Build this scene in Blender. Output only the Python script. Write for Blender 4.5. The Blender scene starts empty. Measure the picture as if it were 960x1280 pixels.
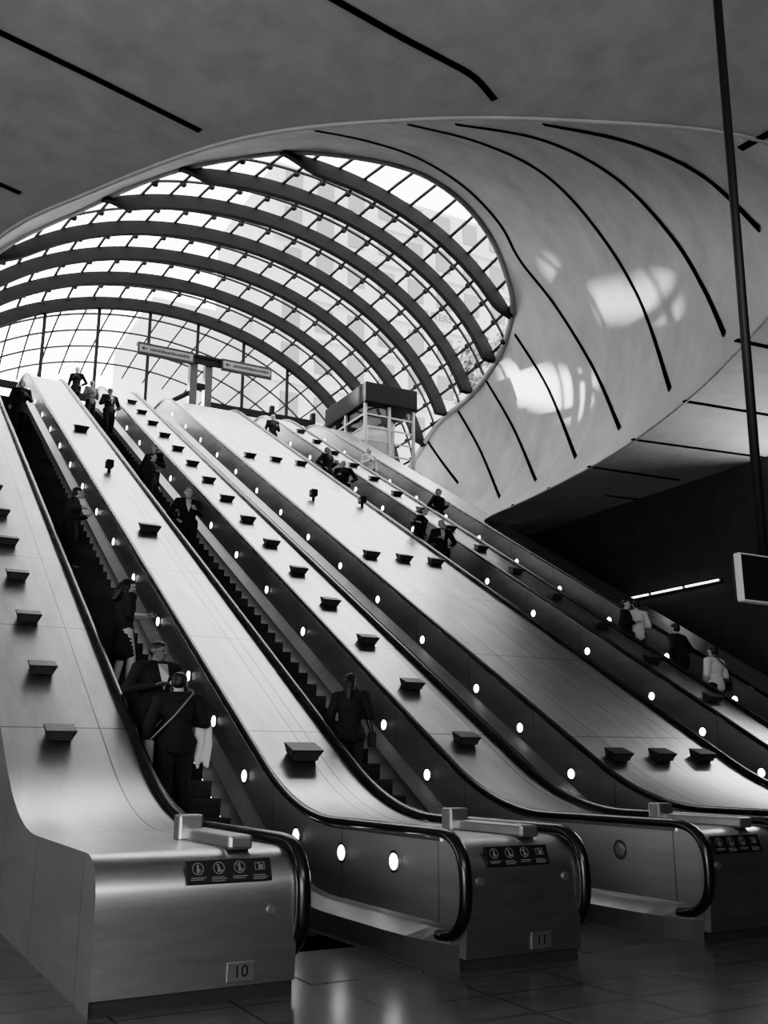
import bpy, bmesh, math, random
from mathutils import Vector, Matrix
from mathutils.bvhtree import BVHTree
random.seed(7)
C = bpy.context.scene.collection
PI = math.pi
# ---------------------------------------------------------------- measured camera
F = 1220.0; TH = math.radians(14.5); YAW = math.radians(28.8); CH = 1.7
cT, sT = math.cos(TH), math.sin(TH)
FX, FY = math.sin(YAW), math.cos(YAW)
def ray(px, py):
    a = (px-480)/F; b = (640-py)/F
    fc = cT-b*sT
    return Vector((FY*a+FX*fc, -FX*a+FY*fc, sT+b*cT))
CAM = Vector((0, 0, CH))
# ---------------------------------------------------------------- materials
def mat(name, col, rough=.5, metal=0, noise=0, nscale=3, emit=0, bump=0, stretch=None, spec=None):
    m = bpy.data.materials.new(name); m.use_nodes = True
    nt = m.node_tree; b = nt.nodes['Principled BSDF']
    c = (col, col, col, 1)
    b.inputs['Base Color'].default_value = c
    b.inputs['Roughness'].default_value = rough
    b.inputs['Metallic'].default_value = metal
    if spec is not None: b.inputs['Specular IOR Level'].default_value = spec
    if emit:
        b.inputs['Emission Color'].default_value = (1, 1, 1, 1); b.inputs['Emission Strength'].default_value = emit
    if noise:
        tc = nt.nodes.new('ShaderNodeTexCoord'); mp = nt.nodes.new('ShaderNodeMapping')
        if stretch: mp.inputs['Scale'].default_value = stretch
        n = nt.nodes.new('ShaderNodeTexNoise'); n.inputs['Scale'].default_value = nscale; n.inputs['Detail'].default_value = 8; n.inputs['Roughness'].default_value = .65
        r = nt.nodes.new('ShaderNodeValToRGB')
        lo, hi = max(0, col*(1-noise)), col*(1+noise)
        r.color_ramp.elements[0].color = (lo, lo, lo, 1); r.color_ramp.elements[1].color = (hi, hi, hi, 1)
        r.color_ramp.elements[0].position = .3; r.color_ramp.elements[1].position = .7
        nt.links.new(tc.outputs['Object'], mp.inputs['Vector']); nt.links.new(mp.outputs[0], n.inputs['Vector'])
        nt.links.new(n.outputs['Fac'], r.inputs[0]); nt.links.new(r.outputs[0], b.inputs['Base Color'])
        if bump:
            bp = nt.nodes.new('ShaderNodeBump'); bp.inputs['Strength'].default_value = bump
            nt.links.new(n.outputs['Fac'], bp.inputs['Height']); nt.links.new(bp.outputs[0], b.inputs['Normal'])
    return m
def node_math(nt, op, a, b=None, c=None):
    n = nt.nodes.new('ShaderNodeMath'); n.operation = op
    for i, v in enumerate((a, b, c)):
        if v is None: continue
        if isinstance(v, (int, float)): n.inputs[i].default_value = v
        else: nt.links.new(v, n.inputs[i])
    return n.outputs[0]
def lines_mat(name, col, rough, metal, specs, dark=.25, noise=.12, nscale=2.0, stretch=(1, 1, 1), zmin=None):
    """surface with seams: specs = list of (axis, period, phase, width)"""
    m = mat(name, col, rough, metal, noise, nscale, stretch=stretch)
    nt = m.node_tree; b = nt.nodes['Principled BSDF']
    base = b.inputs['Base Color'].links[0].from_socket
    g = nt.nodes.new('ShaderNodeNewGeometry'); s = nt.nodes.new('ShaderNodeSeparateXYZ')
    nt.links.new(g.outputs['Position'], s.inputs[0])
    tot = None
    for ax, per, ph, w in specs:
        v = node_math(nt, 'ADD', s.outputs[ax], 1000*per-ph if per < 50 else per-ph)
        v = node_math(nt, 'MODULO', v, per)
        v = node_math(nt, 'LESS_THAN', v, w)
        tot = v if tot is None else node_math(nt, 'MAXIMUM', tot, v)
    mx = nt.nodes.new('ShaderNodeMixRGB'); nt.links.new(tot, mx.inputs[0]); nt.links.new(base, mx.inputs[1])
    d = col*dark; mx.inputs[2].default_value = (d, d, d, 1)
    nt.links.new(mx.outputs[0], b.inputs['Base Color'])
    return m
M = {}
M['floor'] = lines_mat('floor_granite', .085, .25, 0, [('X', .9, .1, .02), ('Y', .6, .1, .02)], .15, .35, 5)
M['ceil'] = mat('concrete_ceiling', .26, .85, 0, .14, 2.5, bump=.12)
M['shell'] = mat('concrete_shell', .20, .5, 0, .3, .6, bump=.1)
M['lip'] = mat('concrete_rim', .30, .7, 0, .15, 1)
M['wall'] = lines_mat('dark_wall', .03, .6, 0, [('Z', .3, 0, .015), ('Y', .6, .1, .015)], .4, .25, 2)
def deckmat(key, xs): return lines_mat('deck_steel_'+key, .56, .34, 1, [('Y', 2.8, 12.9, .02)]+[('X', 100, x, .016) for x in xs], .35, .16, 1.2, (3, .25, 1))
DM = {'A': deckmat('a', [2.95]), 'B': deckmat('b', [5.62, 5.80]), 'C': deckmat('c', [8.75]), 'D': deckmat('d', [11.15, 12.1, 12.9]), 'E': deckmat('e', [15.6]), 'F': deckmat('f', [17.9])}
M['side'] = lines_mat('side_steel', .44, .34, .8, [('Y', 1.95, 13.75, .014)], .35, .14, 1.6, (1, .4, 3))
M['end'] = mat('end_steel', .50, .32, 1, .14, 2, stretch=(1, 1, 6))
M['skirt'] = mat('skirt_steel', .34, .36, .9, .1, 3)
M['kick'] = mat('kick_plate', .06, .4, .6, .1, 3)
M['plate'] = mat('number_plate', .30, .4, .9, .1, 3)
M['trench'] = mat('trench_skirt', .012, .6)
M['comb'] = mat('comb_plate', .05, .5, .5, .1, 3)
M['rubber'] = mat('black_rubber', .008, .25, 0)
M['trim'] = mat('bright_edge_trim', .62, .22, 1)
M['step'] = lines_mat('step_metal', .03, .6, .3, [('X', .03, 0, .012)], .2, .1, 4)
M['black'] = mat('black_paint', .008, .5, spec=.3)
M['box'] = mat('box_housing', .016, .45)
M['grille'] = lines_mat('box_grille', .10, .5, .3, [('X', .03, 0, .012)], .15)
M['lamp'] = mat('lamp_glow', .9, .5, emit=14)
M['lampoff'] = mat('lamp_unlit', .12, .3, 0)
M['tube'] = mat('tube_glow', .9, .5, emit=4)
M['ring'] = mat('lamp_ring', .35, .25, 1)
M['rib'] = mat('rib_paint', .012, .8, spec=.15)
M['bar'] = mat('glazing_bar_paint', .03, .8, spec=.1)
M['groove'] = mat('groove_shadow_gap', .006, .9, spec=0)
M['print'] = mat('plate_print', .14, .6)
M['sign'] = mat('sign_face', .13, .5)
M['screen'] = mat('screen_glass', .01, .12)
M['pale'] = mat('pale_frame', .30, .4)
M['stone'] = mat('pale_stone', .30, .8, 0, .12, .3)
M['pane'] = mat('window_pane', .09, .3)
M['letter'] = mat('stone_lettering', .10, .8)
M['steelp'] = mat('grey_post', .03, .6, .1)
M['leaf'] = mat('leaf', .12, .7); M['bark'] = mat('bark', .06, .9)
M['skinc'] = mat('skin', .42, .55); M['skind'] = mat('skin_dark', .14, .55)
M['hair'] = mat('hair_dark', .012, .5); M['hairl'] = mat('hair_fair', .18, .5)
M['coat'] = mat('cloth_black', .010, .85); M['coat2'] = mat('cloth_charcoal', .022, .85)
M['grey'] = mat('cloth_grey', .22, .85); M['light'] = mat('cloth_light', .6, .85); M['shoe'] = mat('shoe_leather', .01, .4)
g = bpy.data.materials.new('canopy_glass'); g.use_nodes = True; nt = g.node_tree; nt.nodes.clear()
o = nt.nodes.new('ShaderNodeOutputMaterial'); mx = nt.nodes.new('ShaderNodeMixShader'); tr = nt.nodes.new('ShaderNodeBsdfTransparent'); gl = nt.nodes.new('ShaderNodeBsdfGlossy')
tr.inputs[0].default_value = (.95, .95, .95, 1); gl.inputs['Roughness'].default_value = .05; mx.inputs[0].default_value = .03
nt.links.new(tr.outputs[0], mx.inputs[1]); nt.links.new(gl.outputs[0], mx.inputs[2]); nt.links.new(mx.outputs[0], o.inputs[0]); M['glass'] = g
# ---------------------------------------------------------------- helpers
def link(name, bm, m, parent=None, smooth=False):
    me = bpy.data.meshes.new(name); bm.normal_update(); bm.to_mesh(me); bm.free()
    if smooth:
        for p in me.polygons: p.use_smooth = True
    me.materials.append(m)
    ob = bpy.data.objects.new(name, me); C.objects.link(ob)
    if parent: ob.parent = parent
    return ob
def tag(o, label, cat, group=None):
    o['label'] = label; o['category'] = cat
    if group: o['group'] = group
    return o
def thing(name, label, cat, loc=(0, 0, 0), rot=(0, 0, 0), group=None):
    o = bpy.data.objects.new(name, None); C.objects.link(o); o.location = loc; o.rotation_euler = rot
    o.empty_display_size = .1
    return tag(o, label, cat, group)
def struct(o): o['kind'] = 'structure'; return o
def quad(bm, *ps):
    vs = [bm.verts.new(p) for p in ps]
    return bm.faces.new(vs)
def box(bm, x0, x1, y0, y1, z0, z1):
    v = [bm.verts.new((x, y, z)) for x in (x0, x1) for y in (y0, y1) for z in (z0, z1)]
    for f in ((0, 1, 3, 2), (4, 6, 7, 5), (0, 4, 5, 1), (2, 3, 7, 6), (0, 2, 6, 4), (1, 5, 7, 3)):
        bm.faces.new([v[i] for i in f])
def rbox(bm, x0, x1, y0, y1, z0, z1, r=.02):
    b2 = bmesh.new(); box(b2, x0, x1, y0, y1, z0, z1)
    bmesh.ops.bevel(b2, geom=b2.edges[:]+b2.verts[:], offset=r, segments=2, affect='EDGES', profile=.5)
    me = bpy.data.meshes.new('t'); b2.to_mesh(me); b2.free(); bm.from_mesh(me); bpy.data.meshes.remove(me)
def tube(bm, pts, r, n=8, closed=False):
    pts = [Vector(p) for p in pts]; rings = []
    N = len(pts)
    for i, p in enumerate(pts):
        a = pts[max(i-1, 0)]; b = pts[min(i+1, N-1)]; d = (b-a).normalized()
        up = Vector((0, 0, 1)) if abs(d.z) < .95 else Vector((1, 0, 0))
        s = d.cross(up).normalized(); u = s.cross(d)
        rr = r[i] if isinstance(r, (list, tuple)) else r
        rings.append([bm.verts.new(p+s*(rr*math.cos(2*PI*k/n))+u*(rr*math.sin(2*PI*k/n))) for k in range(n)])
    for i in range(N-1):
        for k in range(n):
            bm.faces.new((rings[i][k], rings[i][(k+1) % n], rings[i+1][(k+1) % n], rings[i+1][k]))
    bm.faces.new(rings[0][::-1]); bm.faces.new(rings[-1])
def sweep(bm, pts, sec):
    """sweep section [(side, normal)] along path pts in a plane whose side axis is X"""
    rings = []; N = len(pts)
    for i, p in enumerate(pts):
        a = pts[max(i-1, 0)]; b = pts[min(i+1, N-1)]; dy, dz = b[1]-a[1], b[2]-a[2]; L = math.hypot(dy, dz)
        ny, nz = -dz/L, dy/L
        rings.append([bm.verts.new((p[0]+s, p[1]+ny*n, p[2]+nz*n)) for s, n in sec])
    k = len(sec)
    for i in range(N-1):
        for j in range(k):
            bm.faces.new((rings[i][j], rings[i][(j+1) % k], rings[i+1][(j+1) % k], rings[i+1][j]))
    bm.faces.new(rings[0][::-1]); bm.faces.new(rings[-1])
def catmull(P, n=6):
    P = [Vector(p) for p in P]; out = []
    for i in range(len(P)-1):
        p0 = P[max(i-1, 0)]; p1 = P[i]; p2 = P[i+1]; p3 = P[min(i+2, len(P)-1)]
        for k in range(n):
            t = k/n
            out.append(.5*((2*p1)+(p2-p0)*t+(2*p0-5*p1+4*p2-p3)*t*t+(3*p1-p0-3*p2+p3)*t**3))
    out.append(P[-1]); return out
def lerp_list(P, n=6):
    P = [Vector(p) for p in P]; out = []
    for i in range(len(P)-1):
        for k in range(n): out.append(P[i].lerp(P[i+1], k/n))
    out.append(P[-1]); return out
def text(name, s, size, loc, rot, m, parent, ext=.003):
    cu = bpy.data.curves.new(name, 'FONT'); cu.body = s; cu.size = size; cu.extrude = ext; cu.align_x = 'CENTER'; cu.align_y = 'CENTER'
    t = bpy.data.objects.new('tmp', cu); C.objects.link(t)
    dg = bpy.context.evaluated_depsgraph_get(); me = bpy.data.meshes.new_from_object(t.evaluated_get(dg))
    bpy.data.objects.remove(t); me.materials.clear(); me.materials.append(m)
    o = bpy.data.objects.new(name, me); C.objects.link(o); o.location = loc; o.rotation_euler = rot; o.parent = parent
    return o
ORD = ['first', 'second', 'third', 'fourth', 'fifth', 'sixth', 'seventh', 'eighth', 'ninth', 'tenth', 'eleventh', 'twelfth', 'thirteenth', 'fourteenth', 'fifteenth', 'sixteenth', 'seventeenth']
# ---------------------------------------------------------------- escalator slope
m30 = math.tan(PI/6); YB = 11.03; YT = 37.9; TOP = (YT-YB)*m30
def N(y):
    a, b = YB-1.1, YB+1.1; c, d = YT-1.1, YT+1.1
    if y < a: return 0
    if y < b: return m30*(y-a)**2/(2*(b-a))
    if y < c: return m30*(y-YB)
    if y < d: return TOP-m30*(d-y)**2/(2*(d-c))
    return TOP
YEND = 41.0
ys = [7.85, 8.5, 9.2, 9.9]+[9.9+.2*i for i in range(1, 12)]+[12.6, 13.5]+[14+2*i for i in range(12)]+[36.8+.2*i for i in range(0, 12)]+[39.6, YEND]
ys = sorted(set(round(y, 3) for y in ys))
ZC, DR = .69, .40
HO = 1.12; DO = 1.06
def nose(u): return (1-min(abs(u), 1)**2.5)**(1/2.5)
NT = [(7.85-DR*math.sin((1-i/8)*PI/2), ZC+(DO-ZC)*nose(math.sin((1-i/8)*PI/2))) for i in range(9)]
NL = [(7.45, .69), (7.452, .55), (7.458, .42), (7.468, .28), (7.48, .10)]
# ---------------------------------------------------------------- dividers
DIV = [('A', 1.73, 3.36), ('B', 4.87, 6.17), ('C', 7.74, 9.00), ('D', 10.45, 13.40), ('E', 14.85, 15.86), ('F', 17.30, 18.55)]
lampY = [8.71, 9.85, 11.05, 12.8, 14.13, 15.45]+[17.4+1.95*i for i in range(11)]
def lampz(y):
    t = max(0, min(1, (y-10.4)/2.0)); t = t*t*(3-2*t)
    return N(y)+HO-(.33*(1-t)+.59*t)
def face_strip(bm, x):
    prof = []
    for y, zt in NT[:-1]:
        zb = .1
        for (ya, za), (yb, zb_) in zip(NL, NL[1:]):
            if ya <= y <= yb: zb = za+(zb_-za)*(y-ya)/(yb-ya); break
        prof.append((y, zb if y > 7.4501 else .68, zt))
    prof.insert(1, (7.4525, .55, .735)); prof.insert(2, (7.481, .10, .83))
    prof.sort()
    for y in ys: prof.append((y, N(y)+(.1 if y < 8 else .32), N(y)+DO))
    vs = [(bm.verts.new((x, y, a)), bm.verts.new((x, y, b))) for y, a, b in prof]
    for (a, b), (c, d) in zip(vs, vs[1:]): bm.faces.new((a, c, d, b))
names = {'A': 'leftmost escalator divider, its steel end marked 10', 'B': 'escalator divider between first and second escalators, its steel end marked 11',
 'C': 'narrow escalator divider lined with dark boxes, third from the left', 'D': 'widest escalator divider, a broad bright steel slope',
 'E': 'narrow divider left of the rightmost escalator with dark boxes', 'F': 'rightmost outer escalator divider beside the dark wall'}
for key, xl, xr in DIV:
    t = thing('escalator_divider', names[key], 'escalator balustrade', (0, 0, 0), group='escalator dividers')
    L = key != 'A'; R = key != 'F'
    x0, x1 = xl+.035, xr-.035
    bm = bmesh.new()
    rows = [(bm.verts.new((x0, y, N(y)+DO)), bm.verts.new((x1, y, N(y)+DO))) for y in ys]
    for (a, b), (c, d) in zip(rows, rows[1:]): bm.faces.new((a, b, d, c))
    link('deck', bm, DM[key], t, True)
    bm = bmesh.new(); pr = NT[::-1]+NL[1:]
    rows = [(bm.verts.new((x0, y, z)), bm.verts.new((x1, y, z))) for y, z in pr]
    for (a, b), (c, d) in zip(rows, rows[1:]): bm.faces.new((a, c, d, b))
    link('end_casing', bm, M['end'], t, True)
    bm = bmesh.new(); box(bm, x0+.01, x1-.01, 7.51, 8.3, 0, .115)
    link('plinth', bm, M['kick'], t)
    bm = bmesh.new(); rbox(bm, x0, x1, YEND-.2, YEND+.15, TOP+.02, TOP+DO, .08); link('upper_end_casing', bm, M['end'], t)
    for has, x, sg in ((L, x0, -1), (R, x1, 1)):
        if has:
            bm = bmesh.new(); face_strip(bm, x); link('side_panel', bm, M['side'], t)
            bm = bmesh.new(); prev = None
            for y, wf in [(7.56, .10), (7.66, .22), (7.8, .45), (8.0, .75), (8.25, .95), (8.6, 1)]+[(y, 1) for y in ys if y > 8.6]:
                n = N(y); w_ = .17*wf
                cur = [bm.verts.new(p) for p in ((x, y, n+.34), (x+sg*.04*wf, y, n+.30), (x+sg*w_, y, n+.20), (x+sg*w_, y, n-.25 if n > .3 else 0.0))]
                if prev:
                    for k in range(3):
                        f = bm.faces.new((prev[k], cur[k], cur[k+1], prev[k+1]))
                        if k == 2 and y > 10.9: f.material_index = 1
                prev = cur
            o = link('skirt_panel', bm, M['skirt'], t); o.data.materials.append(M['trench'])
            bm = bmesh.new()
            path = [(x+sg*.004, y, N(y)+DO-.015) for y in ys]
            sweep(bm, path, [(-.012, -.014), (.012, -.014), (.012, .014), (-.012, .014)])
            link('edge_trim', bm, M['trim'], t)
        else:
            bm = bmesh.new(); prev = None
            for y, zt in NT[:-1]+[(y, N(y)+DO) for y in ys]:
                cur = [bm.verts.new((x, y, zt)), bm.verts.new((x, y, 0))]
                if prev: bm.faces.new((prev[0], cur[0], cur[1], prev[1]))
                prev = cur
            link('outer_side_panel', bm, M['side'], t)
    if L:
        for i, y in enumerate(lampY):
            if y > 37: continue
            z = lampz(y)
            if key != 'B' and i < 3 and not (key == 'C' and i == 0): continue
            lit = not (key == 'C' and i == 0)
            bm = bmesh.new()
            bmesh.ops.create_cone(bm, cap_ends=True, segments=20, radius1=.105, radius2=.098, depth=.012, matrix=Matrix.Translation((x0-.006, y, z)) @ Matrix.Rotation(PI/2, 4, 'Y'))
            rg = link('lamp_ring', bm, M['ring'], t)
            bm = bmesh.new()
            bmesh.ops.create_uvsphere(bm, u_segments=20, v_segments=8, radius=1, matrix=Matrix.Translation((x0-.012, y, z)) @ Matrix.Diagonal((.018, .078, .078, 1)))
            link('lamp_lens', bm, M['lamp' if lit else 'lampoff'], rg, True)
    cx = xr-.45 if key != 'D' else xr-1.5
    bm = bmesh.new(); rbox(bm, cx-.10, cx+.10, 7.62, 8.75, DO-.01, DO+.10, .025); link('deck_fairing', bm, M['skirt'], t)
    bm = bmesh.new(); rbox(bm, cx-.16, cx+.06, 8.72, 8.90, DO-.01, DO+.21, .02); link('sensor_post', bm, M['skirt'], t)
    pc = (x0+x1)/2+{'A': .22, 'B': -.06, 'C': -.15}.get(key, 0)
    bm = bmesh.new(); rbox(bm, -.34, .34, -.012, .012, -.085, .085, .006)
    pl = link('pictogram_plate', bm, M['black'], t); pl.location = (pc, 7.478, .915); pl.rotation_euler = (-.38, 0, 0)
    for k in range(4):
        bm = bmesh.new(); cx0 = -.25+k*.165; yy = -.0155
        ring = []
        n_ = 20 if k in (0, 1, 2) else 4
        for j in range(n_):
            a = 2*PI*j/n_+(PI/4 if n_ == 4 else 0); ex = 1.25 if n_ == 4 else 1
            ring.append([bm.verts.new((cx0+ex*r*math.cos(a), yy, .022+r*math.sin(a)*(.9 if n_ == 4 else 1))) for r in (.046, .039)])
        for j in range(n_): bm.faces.new((ring[j][0], ring[(j+1) % n_][0], ring[(j+1) % n_][1], ring[j][1]))
        bmesh.ops.create_circle(bm, cap_ends=True, segments=8, radius=.010, matrix=Matrix.Translation((cx0-.008*(k % 2), yy, .044)) @ Matrix.Rotation(PI/2, 4, 'X'))
        quad(bm, (cx0-.008, yy, .034), (cx0+.008, yy, .034), (cx0+.012, yy, -.008), (cx0-.012, yy, -.008))
        if k == 0: quad(bm, (cx0+.010, yy, .022), (cx0+.028, yy, .008), (cx0+.026, yy, .0), (cx0+.008, yy, .012))
        if k == 1: quad(bm, (cx0+.012, yy, .008), (cx0+.030, yy, .008), (cx0+.030, yy, -.006), (cx0+.012, yy, -.006))
        if k == 2: quad(bm, (cx0-.032, yy, .048), (cx0-.026, yy, .054), (cx0+.032, yy, -.002), (cx0+.026, yy, -.010))
        if k == 3: quad(bm, (cx0+.012, yy, .036), (cx0+.026, yy, .036), (cx0+.026, yy, -.008), (cx0+.014, yy, -.008))
        for q in range(2+k % 2): quad(bm, (cx0-.06, yy, -.042-q*.014), (cx0+.06-.02*((q+k) % 2), yy, -.042-q*.014), (cx0+.06-.02*((q+k) % 2), yy, -.049-q*.014), (cx0-.06, yy, -.049-q*.014))
        link('pictogram', bm, M['print'], pl)
    for sx in ((x1-.22, .62),) if key == 'A' else ((x1-.16, .72), (x0+.14, .72)):
        bm = bmesh.new(); bmesh.ops.create_cone(bm, cap_ends=True, segments=16, radius1=.042, radius2=.032, depth=.03, matrix=Matrix.Translation((sx[0], 7.445, sx[1])) @ Matrix.Rotation(PI/2, 4, 'X'))
        link('sensor_stud', bm, M['skirt'], t)
    num = {'A': '10', 'B': '11'}.get(key)
    if num:
        bm = bmesh.new(); rbox(bm, -.11, .11, -.006, .006, -.07, .07, .004)
        npl = link('number_plate', bm, M['plate'], t); npl.location = (xr-.48, 7.466, .20); npl.rotation_euler = (.06, 0, 0)
        text('number', num, .12, (0, -.008, 0), (PI/2, 0, 0), M['black'], npl, .001)
# ---------------------------------------------------------------- escalators
gaps = [(3.36, 4.87), (6.17, 7.74), (9.00, 10.45), (13.40, 14.85), (15.86, 17.30)]
elab = ['leftmost escalator carrying passengers beside the large steel end marked 10', 'second escalator from the left with dark visible steps',
 'third escalator from the left, mostly hidden behind boxed deck', 'fourth escalator from the left, right of the widest steel slope', 'rightmost escalator nearest the dark wall']
bm = bmesh.new()
box(bm, -1, 1, 0, .40, -.03, 0); quad(bm, (-1, 0.01, -.03), (1, .01, -.03), (1, .03, -.30), (-1, .03, -.30))
smesh = bpy.data.meshes.new('step'); bm.to_mesh(smesh); bm.free(); smesh.materials.append(M['step'])
nstep = int((40.2-9.0)/.4)
ESC = []
for i, (a, b) in enumerate(gaps):
    t = thing('escalator', elab[i], 'escalator', ((a+b)/2, 0, 0), group='bank of escalators'); ESC.append((a+b)/2)
    hw = (b-a)/2-.215
    for k in range(nstep):
        y = 9.0+.4*k
        o = bpy.data.objects.new('step', smesh); C.objects.link(o); o.parent = t
        o.location = (0, y, N(y+.2)); o.scale = (hw, 1, 1)
    bm = bmesh.new(); box(bm, -hw, hw, 7.7, 9.0, -.02, .006); link('comb_plate', bm, M['floor'], t)
    bm = bmesh.new(); box(bm, -hw, hw, 40.1, YEND, TOP-.02, TOP+.012); link('comb_plate', bm, M['comb'], t)
    for x in (a-(a+b)/2, b-(a+b)/2):
        path = []
        for j in range(17):
            ang = PI*1.5-(j/16)*PI
            sy = math.copysign(abs(math.cos(ang))**.8, math.cos(ang)); sz = math.copysign(abs(math.sin(ang))**.8, math.sin(ang))
            path.append((x, 7.85+.45*sy, ZC-.01+(HO-.68)*sz))
        path += [(x, y, N(y)+HO) for y in ys[1:]]
        for j in range(1, 9):
            ang = PI/2-(j/8)*PI*.9
            path.append((x, YEND-.2+.4*math.cos(ang), TOP+ZC+(HO-.69)*math.sin(ang)))
        sec = [(.060*math.cos(q*PI/5+PI/10), .046*math.sin(q*PI/5+PI/10)-.01) for q in range(10)]
        bm = bmesh.new(); sweep(bm, path, sec); link('handrail', bm, M['rubber'], t, True)
# ---------------------------------------------------------------- deck boxes
def box_meshes():
    bm = bmesh.new()
    v0 = [bm.verts.new(p) for p in ((-.15, -.10, 0), (.15, -.10, 0), (.15, .10, 0), (-.15, .10, 0))]
    v1 = [bm.verts.new(p) for p in ((-.20, -.15, .17), (.20, -.15, .17), (.20, .14, .12), (-.20, .14, .12))]
    bm.faces.new(v0[::-1]); bm.faces.new(v1)
    for k in range(4): bm.faces.new((v0[k], v0[(k+1) % 4], v1[(k+1) % 4], v1[k]))
    bmesh.ops.bevel(bm, geom=bm.edges[:], offset=.008, segments=1, affect='EDGES')
    h = bpy.data.meshes.new('housing'); bm.to_mesh(h); bm.free(); h.materials.append(M['box'])
    bm = bmesh.new(); 
    for q in range(5): box(bm, -.15, .15, -.150, -.128, .045+q*.022, .055+q*.022)
    gme = bpy.data.meshes.new('louvre'); bm.to_mesh(gme); bm.free(); gme.materials.append(M['grille'])
    return h, gme
hme, gme = box_meshes()
dn = {'A': 'leftmost steel deck', 'B': 'steel deck between the first two escalators', 'C': 'third steel deck', 'D': 'widest steel deck', 'E': 'fifth steel deck'}
def deck_box(x, y, label, group, s=1):
    t = thing('light_box', label, 'box', (x, y, N(y)+DO), (math.radians(30) if 12 < y < 36.8 else math.radians(22), 0, 0), group)
    t.scale = (s, s, s)
    for nm_, me in (('housing', hme), ('louvre', gme)):
        o = bpy.data.objects.new(nm_, me); C.objects.link(o); o.parent = t
for key, x in (('A', 2.42), ('C', 8.37), ('E', 15.36)):
    for k in range(15):
        y = 12.7+1.6*k
        if y > 36: break
        deck_box(x, y, 'dark louvred box, %s from the bottom in the row along the %s' % (ORD[k], dn[key]), 'dark boxes along the '+dn[key], .95)
for k, y in enumerate((12.3, 20.7, 29.3)):
    pos = ['lower', 'middle', 'upper'][k]
    deck_box(5.5, y, '%s wide dark louvred box alone on the %s' % (pos, dn['B']), 'dark boxes on the '+dn['B'], 1.15)
    for x, s in ((11.0, 'left'), (11.93, 'centre'), (12.85, 'right')):
        deck_box(x, y, 'dark louvred box, %s one of the %s row of three on the %s' % (s, pos, dn['D']), 'rows of three boxes on the '+dn['D'])
for x, y, lb in ((5.5, 25.0, 'small upright camera on the steel deck between the first two escalators'), (11.4, 25.0, 'small upright camera left of the centre on the widest steel deck'), (13.0, 25.0, 'small upright camera right of the centre on the widest steel deck')):
    t = thing('deck_camera', lb, 'camera', (x, y, N(y)+DO))
    bm = bmesh.new(); tube(bm, [(0, 0, -.05), (0, 0, .2)], .05); link('stem', bm, M['box'], t)
    bm = bmesh.new(); rbox(bm, -.10, .10, -.12, .12, .12, .34, .03); link('head', bm, M['box'], t)
# ---------------------------------------------------------------- shell and ceiling
EC = Vector((12.3, 45, 15.2)); EA = (12.0, 28.0, 9.1)
def ell(px, py):
    d = ray(px, py); a = b = 0; c = -1
    for i in range(3):
        a += (d[i]/EA[i])**2; q = (CAM[i]-EC[i])/EA[i]; b += d[i]/EA[i]*q; c += q*q
    disc = max(b*b-a*c, 0); t = (-b+math.sqrt(disc))/a
    return CAM+d*t
CZ = 9.3
O = [(-.8, 36, 14.5), (-.3, 30, 11.5), (.1, 24, CZ), (.4, 18.5, CZ), (1.2, 14.4, CZ), (2.2, 12.3, CZ), (3.5, 10.3, CZ), (5.0, 9.04, CZ), (6.85, 8.0, CZ), (9.35, 7.1, CZ), (11.4, 7.55, CZ), (13.3, 10.2, CZ), (15.25, 14.15, CZ), (16.6, 18.6, CZ), (17.3, 24.0, CZ), (18.8, 28, 10.2), (21.6, 36, 14.4)]
Rm = [Vector((.3, 43, 15.6)), Vector((.9, 41.5, 17.4)), Vector((1.9, 38.8, 19.0)), ell(0, 312), ell(100, 262), ell(205, 217), ell(300, 196), ell(390, 190), ell(500, 207), ell(565, 240), ell(610, 290), ell(634, 345), ell(641, 388), ell(624, 445), ell(588, 495), ell(545, 533), Vector((24.2, 42, 16))]
B = [(-16, 36, CZ), (-16, 30, CZ), (-16, 24, CZ), (-16, 18.5, CZ), (-16, 14, CZ), (-16, 8, CZ), (-16, 0, CZ), (-16, -8, CZ), (0, -8, CZ), (10, -8, CZ), (20, -8, CZ), (20, 6, CZ), (20, 14, CZ), (20, 18.6, CZ), (20, 24, CZ), (20, 28, CZ), (20, 36, CZ)]
bul = [(-1, 0, 0), (-1.5, 0, 0), (-1.5, 0, 0), (-1.2, -.5, .2), (-.6, -1, .5), (-.3, -1, .7), (0, -1, .8), (0, -1, .9), (0, -1, 1), (.3, -1, 1), (.6, -.8, .8), (.9, -.8, .6), (1.3, -.6, .2), (1.8, 0, -.4), (2.2, .4, -1.0), (2.0, .8, -1.2), (1, 0, -.5)]
Oc, Rc, Bc, Gc = catmull(O), catmull(Rm), lerp_list(B), catmull(bul)
bm = bmesh.new(); NV = 16; grid = []
for o_, r_, g_ in zip(Oc, Rc, Gc):
    c_ = (o_+r_)/2+g_*1.6
    row = []
    for k in range(NV+1):
        t = k/NV; row.append(bm.verts.new(o_*(1-t)**2+c_*2*t*(1-t)+r_*t*t))
    grid.append(row)
for i in range(len(grid)-1):
    for k in range(NV): bm.faces.new((grid[i][k], grid[i+1][k], grid[i+1][k+1], grid[i][k+1]))
bm.normal_update(); BV = BVHTree.FromBMesh(bm)
def hitn(px, py):
    d = ray(px, py); return BV.ray_cast(CAM, d.normalized())
def hit(px, py): return hitn(px, py)[0] or CAM+ray(px, py)*28
struct(link('wall_vault', bm, M['shell'], None, True))
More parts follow.
